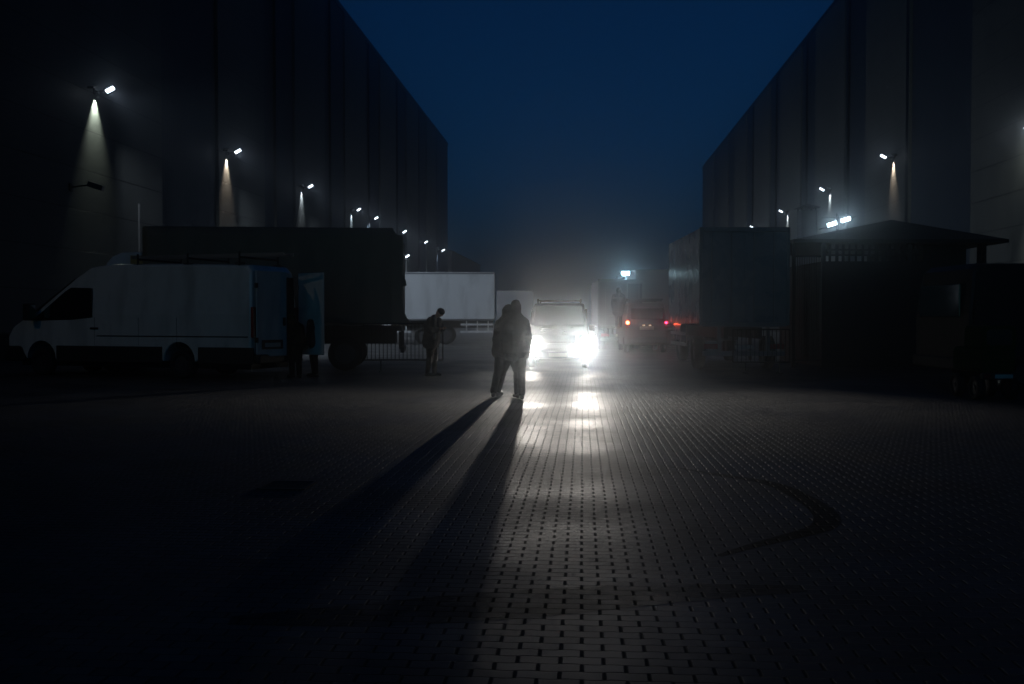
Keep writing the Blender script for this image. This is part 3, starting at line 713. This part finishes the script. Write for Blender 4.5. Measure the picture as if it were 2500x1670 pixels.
def hand(m, wr, d, side, n):
    """palm and five bent fingers; d = forearm direction, n = direction the fingers curl to"""
    d = d.normalized(); n = (n-d*n.dot(d)).normalized(); s = d.cross(n)*side
    m.cap(wr, .026, wr+d*.05, .03); 
    for k in range(-1, 2): m.cap(wr+d*.02+s*.018*k, .02, wr+d*.085+s*.02*k, .017)
    for k, ln in zip((-1.5, -.5, .5, 1.5), (.062, .074, .07, .055)):
        a = wr+d*.09+s*.019*k; b_ = a+d*ln*.55+n*ln*.18; c = b_+d*ln*.3+n*ln*.45
        m.cap(a, .0105, b_, .0095, 8); m.cap(b_, .0095, c, .0085, 8)
    a = wr+d*.03-s*.03; b_ = a+d*.035-s*.022+n*.012; c = b_+d*.03+n*.012
    m.cap(a, .0135, b_, .012, 8); m.cap(b_, .012, c, .0095, 8)
def person(loc, J, label, face, jacket, hood=None, hem=.75, jr=1.0, puff=.05, cap=False, scarf=False, group=None):
    """J: joints in metres about the feet (x right, y away, z up); face: unit vector the head looks along"""
    g = {k: V(*v) for k, v in J.items()}
    m = M(); hd = g['head']; fc = V(*face).normalized(); up = (hd-g['neck']).normalized(); sd = fc.cross(up).normalized()
    rot = Matrix((sd, fc, up)).transposed()
    m.ball(hd, (.075, .095, .115), 20, rot)                                  # skull
    m.ball(hd+rot @ V(0, .035, -.06), (.055, .06, .06), 14, rot)             # jaw
    m.ball(hd+rot @ V(0, .1, -.015), (.014, .02, .028), 8, rot)              # nose
    m.ball(hd+rot @ V(0, .088, -.062), (.026, .014, .008), 8, rot)           # lips
    for s in (1, -1):
        m.ball(hd+rot @ V(s*.078, 0, -.01), (.01, .022, .034), 8, rot)       # ears
        m.ball(hd+rot @ V(s*.032, .082, .012), (.02, .014, .011), 8, rot)    # eye lids
    m.cap(g['neck'], .056, hd-up*.05, .052)
    ch, pe = g['chest'], g['pelvis']
    tors = (g['shR']-g['shL']).normalized()
    m.cap(pe+tors*.06, .11, pe-tors*.06, .11); m.cap(pe, .13, ch, .135); m.cap(ch+tors*.08, .12, ch-tors*.08, .12); m.cap(ch, .12, g['neck'], .06)
    for S in 'LR':
        m.cap(g['neck']-V(0, 0, .05), .06, g['sh'+S], .058); m.cap(g['sh'+S], .052, g['el'+S], .042); m.cap(g['el'+S], .041, g['wr'+S], .028)
        d = g['wr'+S]-g['el'+S]; hand(m, g['wr'+S], d, 1 if S == 'L' else -1, fc*.6 + (-tors if S == 'R' else tors)*.6)
        m.cap(g['hip'+S], .085, g['kn'+S], .058); m.cap(g['kn'+S], .055, g['an'+S], .038)
        m.cap(g['an'+S]-V(0, 0, .03), .035, g['to'+S], .03)
    root = vox(m, .0095, 'person', SKIN); root.location = loc
    tag(root, label, 'person', group)
    near = loc[1] < 26 and loc[0] > -4
    # jacket
    m = M(); p = puff
    hz = V(0, 0, hem)
    a = tors
    low = V(pe.x, pe.y, hem+.1)
    m.cap(low+a*.1*jr, .12+p, low-a*.1*jr, .12+p); m.cap(low, .14+p, ch, .14+p*1.1); m.cap(ch+a*.1*jr, .115+p, ch-a*.1*jr, .115+p)
    m.cap(ch, .12+p, g['neck'], .075+p*.3)
    for S in 'LR':
        m.cap(g['neck']-V(0, 0, .06), .07+p*.3, g['sh'+S], .07+p*.4); m.cap(g['sh'+S], .065+p*.5, g['el'+S], .056+p*.45); m.cap(g['el'+S], .056+p*.45, g['wr'+S], .042+p*.3)
        m.cap(g['sh'+S]-V(0, 0, .05), .06+p*.4, low+(a if S == 'R' else -a)*.1, .12+p)
    if hood:
        m.ball(hd-fc*.025+up*hood[2], (hood[0], hood[1], hood[3]), 20, rot); m.cap(hd-up*.06-fc*.03, hood[0]*.95, g['neck']-V(0, 0, .02), .11)
        m.cap(hd-up*.05-fc*.03, hood[0]*.8, g['neck']-V(0, 0, .12), .18)
        for S in 'LR': m.cap(hd-up*.09-fc*.02, .085, g['sh'+S]+V(0, 0, -.01), .085)
    for (q0, r0, q1, r1) in J.get('extra', ()) if False else (): pass
    vox(m, .014, 'jacket', jacket, root, .010 if near else 0)
    # trousers
    m = M(); m.cap(pe+a*.07, .13, pe-a*.07, .13)
    for S in 'LR':
        m.cap(g['hip'+S], .108, g['kn'+S], .082); m.cap(g['kn'+S], .08, g['an'+S]+V(0, 0, .03), .066)
    vox(m, .013, 'trousers', TROUS, root, .006 if near else 0)
    for S in 'LR':
        m = M(); an, to = g['an'+S], g['to'+S]; d = (to-an); d.z = 0; d = d.normalized()
        m.cap(an-d*.05+V(0, 0, -.04), .045, an+d*.05+V(0, 0, -.03), .05); m.cap(an+V(0, 0, -.02), .048, to, .04); m.cap(an, .05, an+V(0, 0, .05), .055)
        for v in m.b.verts: v.co.z = max(v.co.z, .0)
        vox(m, .011, 'shoe', SHOE, root)
    if cap:
        m = M(); m.ball(hd+up*.035-fc*.005, (.09, .108, .095), 18, rot)
        for v in m.b.verts:
            q = (v.co-hd).dot(up)
            if q < .0: v.co += up*(-q)
        vox(m, .01, 'knit_cap', JACKB, root)
    elif not hood:
        m = M(); m.ball(hd+up*.03-fc*.02, (.083, .1, .1), 18, rot); vox(m, .01, 'hair', JACKB, root)
    return root

def stand(h=1.75, lean=0.0, fx=(0, -1), feet=((-.1, 0), (.12, 0)), tilt=0.0, sw=.2, arms=None, kneeout=0, shd=None):
    """joints of a standing figure; fx = facing on the ground; feet = ankle offsets (x, y)"""
    k = h/1.75; f = V(fx[0], fx[1], 0).normalized(); r = V(f.y, -f.x, 0)   # r = the figure's right
    J = {}
    pe = V(0, 0, .93*k)+V((feet[0][0]+feet[1][0])/2, (feet[0][1]+feet[1][1])/2, 0)
    ch = pe+V(0, 0, .33*k)+f*lean*.5; nk = ch+V(0, 0, .2*k)+f*lean*.5; hd = nk+V(0, 0, .19*k)+f*(lean*.5+tilt)
    hd.z -= tilt*.45
    J.update(pelvis=pe, chest=ch, neck=nk, head=hd)
    for S, s, ft in (('L', -1, feet[0]), ('R', 1, feet[1])):
        J['sh'+S] = nk+r*s*sw-V(0, 0, .06); J['hip'+S] = pe+r*s*.09-V(0, 0, .03)
        an = V(ft[0], ft[1], .08); J['an'+S] = an; J['to'+S] = an+f*.16-V(0, 0, .045)+r*s*.03
        J['kn'+S] = (J['hip'+S]+an)/2+f*.04+V(0, 0, .02)+r*s*kneeout
        if arms: e, w = arms[S]; J['el'+S] = J['sh'+S]+V(*e); J['wr'+S] = J['el'+S]+V(*w)
        else: J['el'+S] = J['sh'+S]+r*s*.06-V(0, 0, .29); J['wr'+S] = J['el'+S]+f*.06-V(0, 0, .25)-r*s*.02
    return J
def swap(J):   # let the screen-left foot belong to whichever side it is nearer
    return J
# pair in front of the headlights: A (left, facing away from the camera), B (right)
JA = stand(1.72, lean=.05, fx=(.25, 1), feet=((-.25, .0), (-.17, .26)), tilt=.03, sw=.165,
           arms={'L': ((-.06, .02, -.27), (.03, .06, -.26)), 'R': ((.05, .1, -.26), (.03, .14, -.2))})
for k_ in ('pelvis', 'hipL', 'hipR'): JA[k_] = JA[k_]+V(.18, 0, 0)
for k_ in ('chest', 'shL', 'shR', 'neck', 'head', 'elL', 'elR', 'wrL', 'wrR'): JA[k_] = JA[k_]+V(.215, 0, 0)
JA['knL'] = V(-.16, .05, .5); JA['knR'] = V(-.07, .17, .5)
JA['hipR'] += V(.03, 0, 0)
person((-.10, 18.75, 0), JA, 'person in a bulky black hooded coat, left one of the pair before the headlights', (.3, 1, -.15), JACKB, hood=(.115, .13, .012, .135), hem=.76, puff=.045, group=None)
JB = stand(1.76, lean=.04, fx=(-.15, 1), feet=((.12, .32), (.20, 0)), tilt=.02, sw=.165,
           arms={'L': ((-.07, .02, -.28), (.02, .08, -.25)), 'R': ((.07, .02, -.27), (-.02, .08, -.27))})
JB['knR'] = V(.19, .04, .5); JB['knL'] = V(.12, .22, .5)
for k_ in ('pelvis', 'hipL', 'hipR', 'chest', 'shL', 'shR', 'neck', 'head', 'elL', 'elR', 'wrL', 'wrR'): JB[k_] = JB[k_]+V(-.06, -.05, 0)
person((-.02, 18.2, 0), JB, 'taller person with a pointed hood, right one of the pair before the headlights', (-.1, 1, -.1), JACKB, hood=(.105, .13, .03, .155), hem=.76, puff=.042)
# man looking down at his hands beside the barrier
JC = stand(1.78, lean=.10, fx=(1, -.45), feet=((.06, .1), (-.1, -.1)), tilt=.12, sw=.2,
           arms={'L': ((.03, .04, -.28), (.10, -.10, .06)), 'R': ((.02, -.04, -.28), (.17, .03, .05))})
pc = person((-2.06, 25.5, 0), JC, 'man in a dark jacket with a pale scarf, head bent over his hands', (1, -.3, -.95), JACKD, hem=.76, puff=.065, cap=True)
m = M(); nk = JC['neck']; m.cap(nk+V(.03, -.09, -.0), .05, nk+V(.03, -.16, -.14), .045); m.cap(nk+V(.03, -.16, -.14), .045, nk+V(.02, -.185, -.5), .05)
vox(m, .012, 'scarf', SCARF, pc)
# two by the van doors
JD = stand(1.72, lean=.02, fx=(-1, .3), feet=((-.05, .12), (.03, -.1)), tilt=.02)
person((-4.98, 25.2, 0), JD, 'person standing dark against the open van door, right one of two', (-1, .3, -.1), JACKD, hem=.78, cap=True)
JE = stand(1.58, lean=.14, fx=(-.6, .8), feet=((-.1, .05), (.1, -.05)), tilt=.06)
person((-5.38, 24.75, 0), JE, 'shorter stooping person at the open load bay of the white van', (-.6, .8, -.4), JACKB, hood=(.1, .12, .01, .13), hem=.76)
# on the tail lift
JF = stand(1.74, lean=.02, fx=(0, 1), feet=((-.09, 0), (.1, .02)), tilt=.02)
person((X(1510, 44.2), 44.2, 1.05), JF, 'person in a dark hood standing on the raised tail lift', (0, 1, -.05), JACKB, hood=(.11, .13, .02, .15), hem=.6, puff=.07)

# ------------------------------------------------------------------ haze
hz = M().bx(-345, 345, -35, 605, -1, 29.5)
hm = bpy.data.materials.new('haze'); hm.use_nodes = True; nt = hm.node_tree; nt.nodes.clear()
o_ = nt.nodes.new('ShaderNodeOutputMaterial'); pv = nt.nodes.new('ShaderNodeVolumePrincipled')
pv.inputs['Color'].default_value = (.78, .88, 1.0, 1); pv.inputs['Density'].default_value = .0056; pv.inputs['Anisotropy'].default_value = .965
nt.links.new(pv.outputs[0], o_.inputs['Volume'])
tag(hz.build('haze', hm), kind='stuff')

# ------------------------------------------------------------------ sky, camera, render settings
w = bpy.data.worlds.new('World'); sc.world = w; w.use_nodes = True; nt = w.node_tree; bg = nt.nodes['Background']
sky = nt.nodes.new('ShaderNodeTexSky'); sky.sky_type = 'NISHITA'; sky.sun_disc = False
sky.sun_elevation = R(12); sky.sun_rotation = R(200); sky.ozone_density = 3.0
tint = nt.nodes.new('ShaderNodeMix'); tint.data_type = 'RGBA'; tint.blend_type = 'MULTIPLY'; tint.inputs[0].default_value = 1
tint.inputs[7].default_value = (.08, .48, 1, 1)      # deep blue of late dusk
nt.links.new(sky.outputs[0], tint.inputs[6]); nt.links.new(tint.outputs[2], bg.inputs[0]); bg.inputs[1].default_value = .0112

cam = bpy.data.cameras.new('camera'); cam.lens = 35; cam.sensor_width = 36; cam.clip_end = 3000; cam.clip_start = .05
co = bpy.data.objects.new('camera', cam); C.objects.link(co); co.location = (0, 0, 1.5)
co.rotation_euler = (math.pi/2-math.atan(60/F), 0, 0); sc.camera = co
sc.view_settings.view_transform = 'Standard'; sc.view_settings.look = 'None'; sc.view_settings.gamma = 1; sc.view_settings.exposure = 0
cy = sc.cycles; cy.max_bounces = 4; cy.diffuse_bounces = 2; cy.glossy_bounces = 2; cy.volume_bounces = 0; cy.transparent_max_bounces = 8
cy.use_denoising = True; cy.caustics_reflective = False; cy.caustics_refractive = False
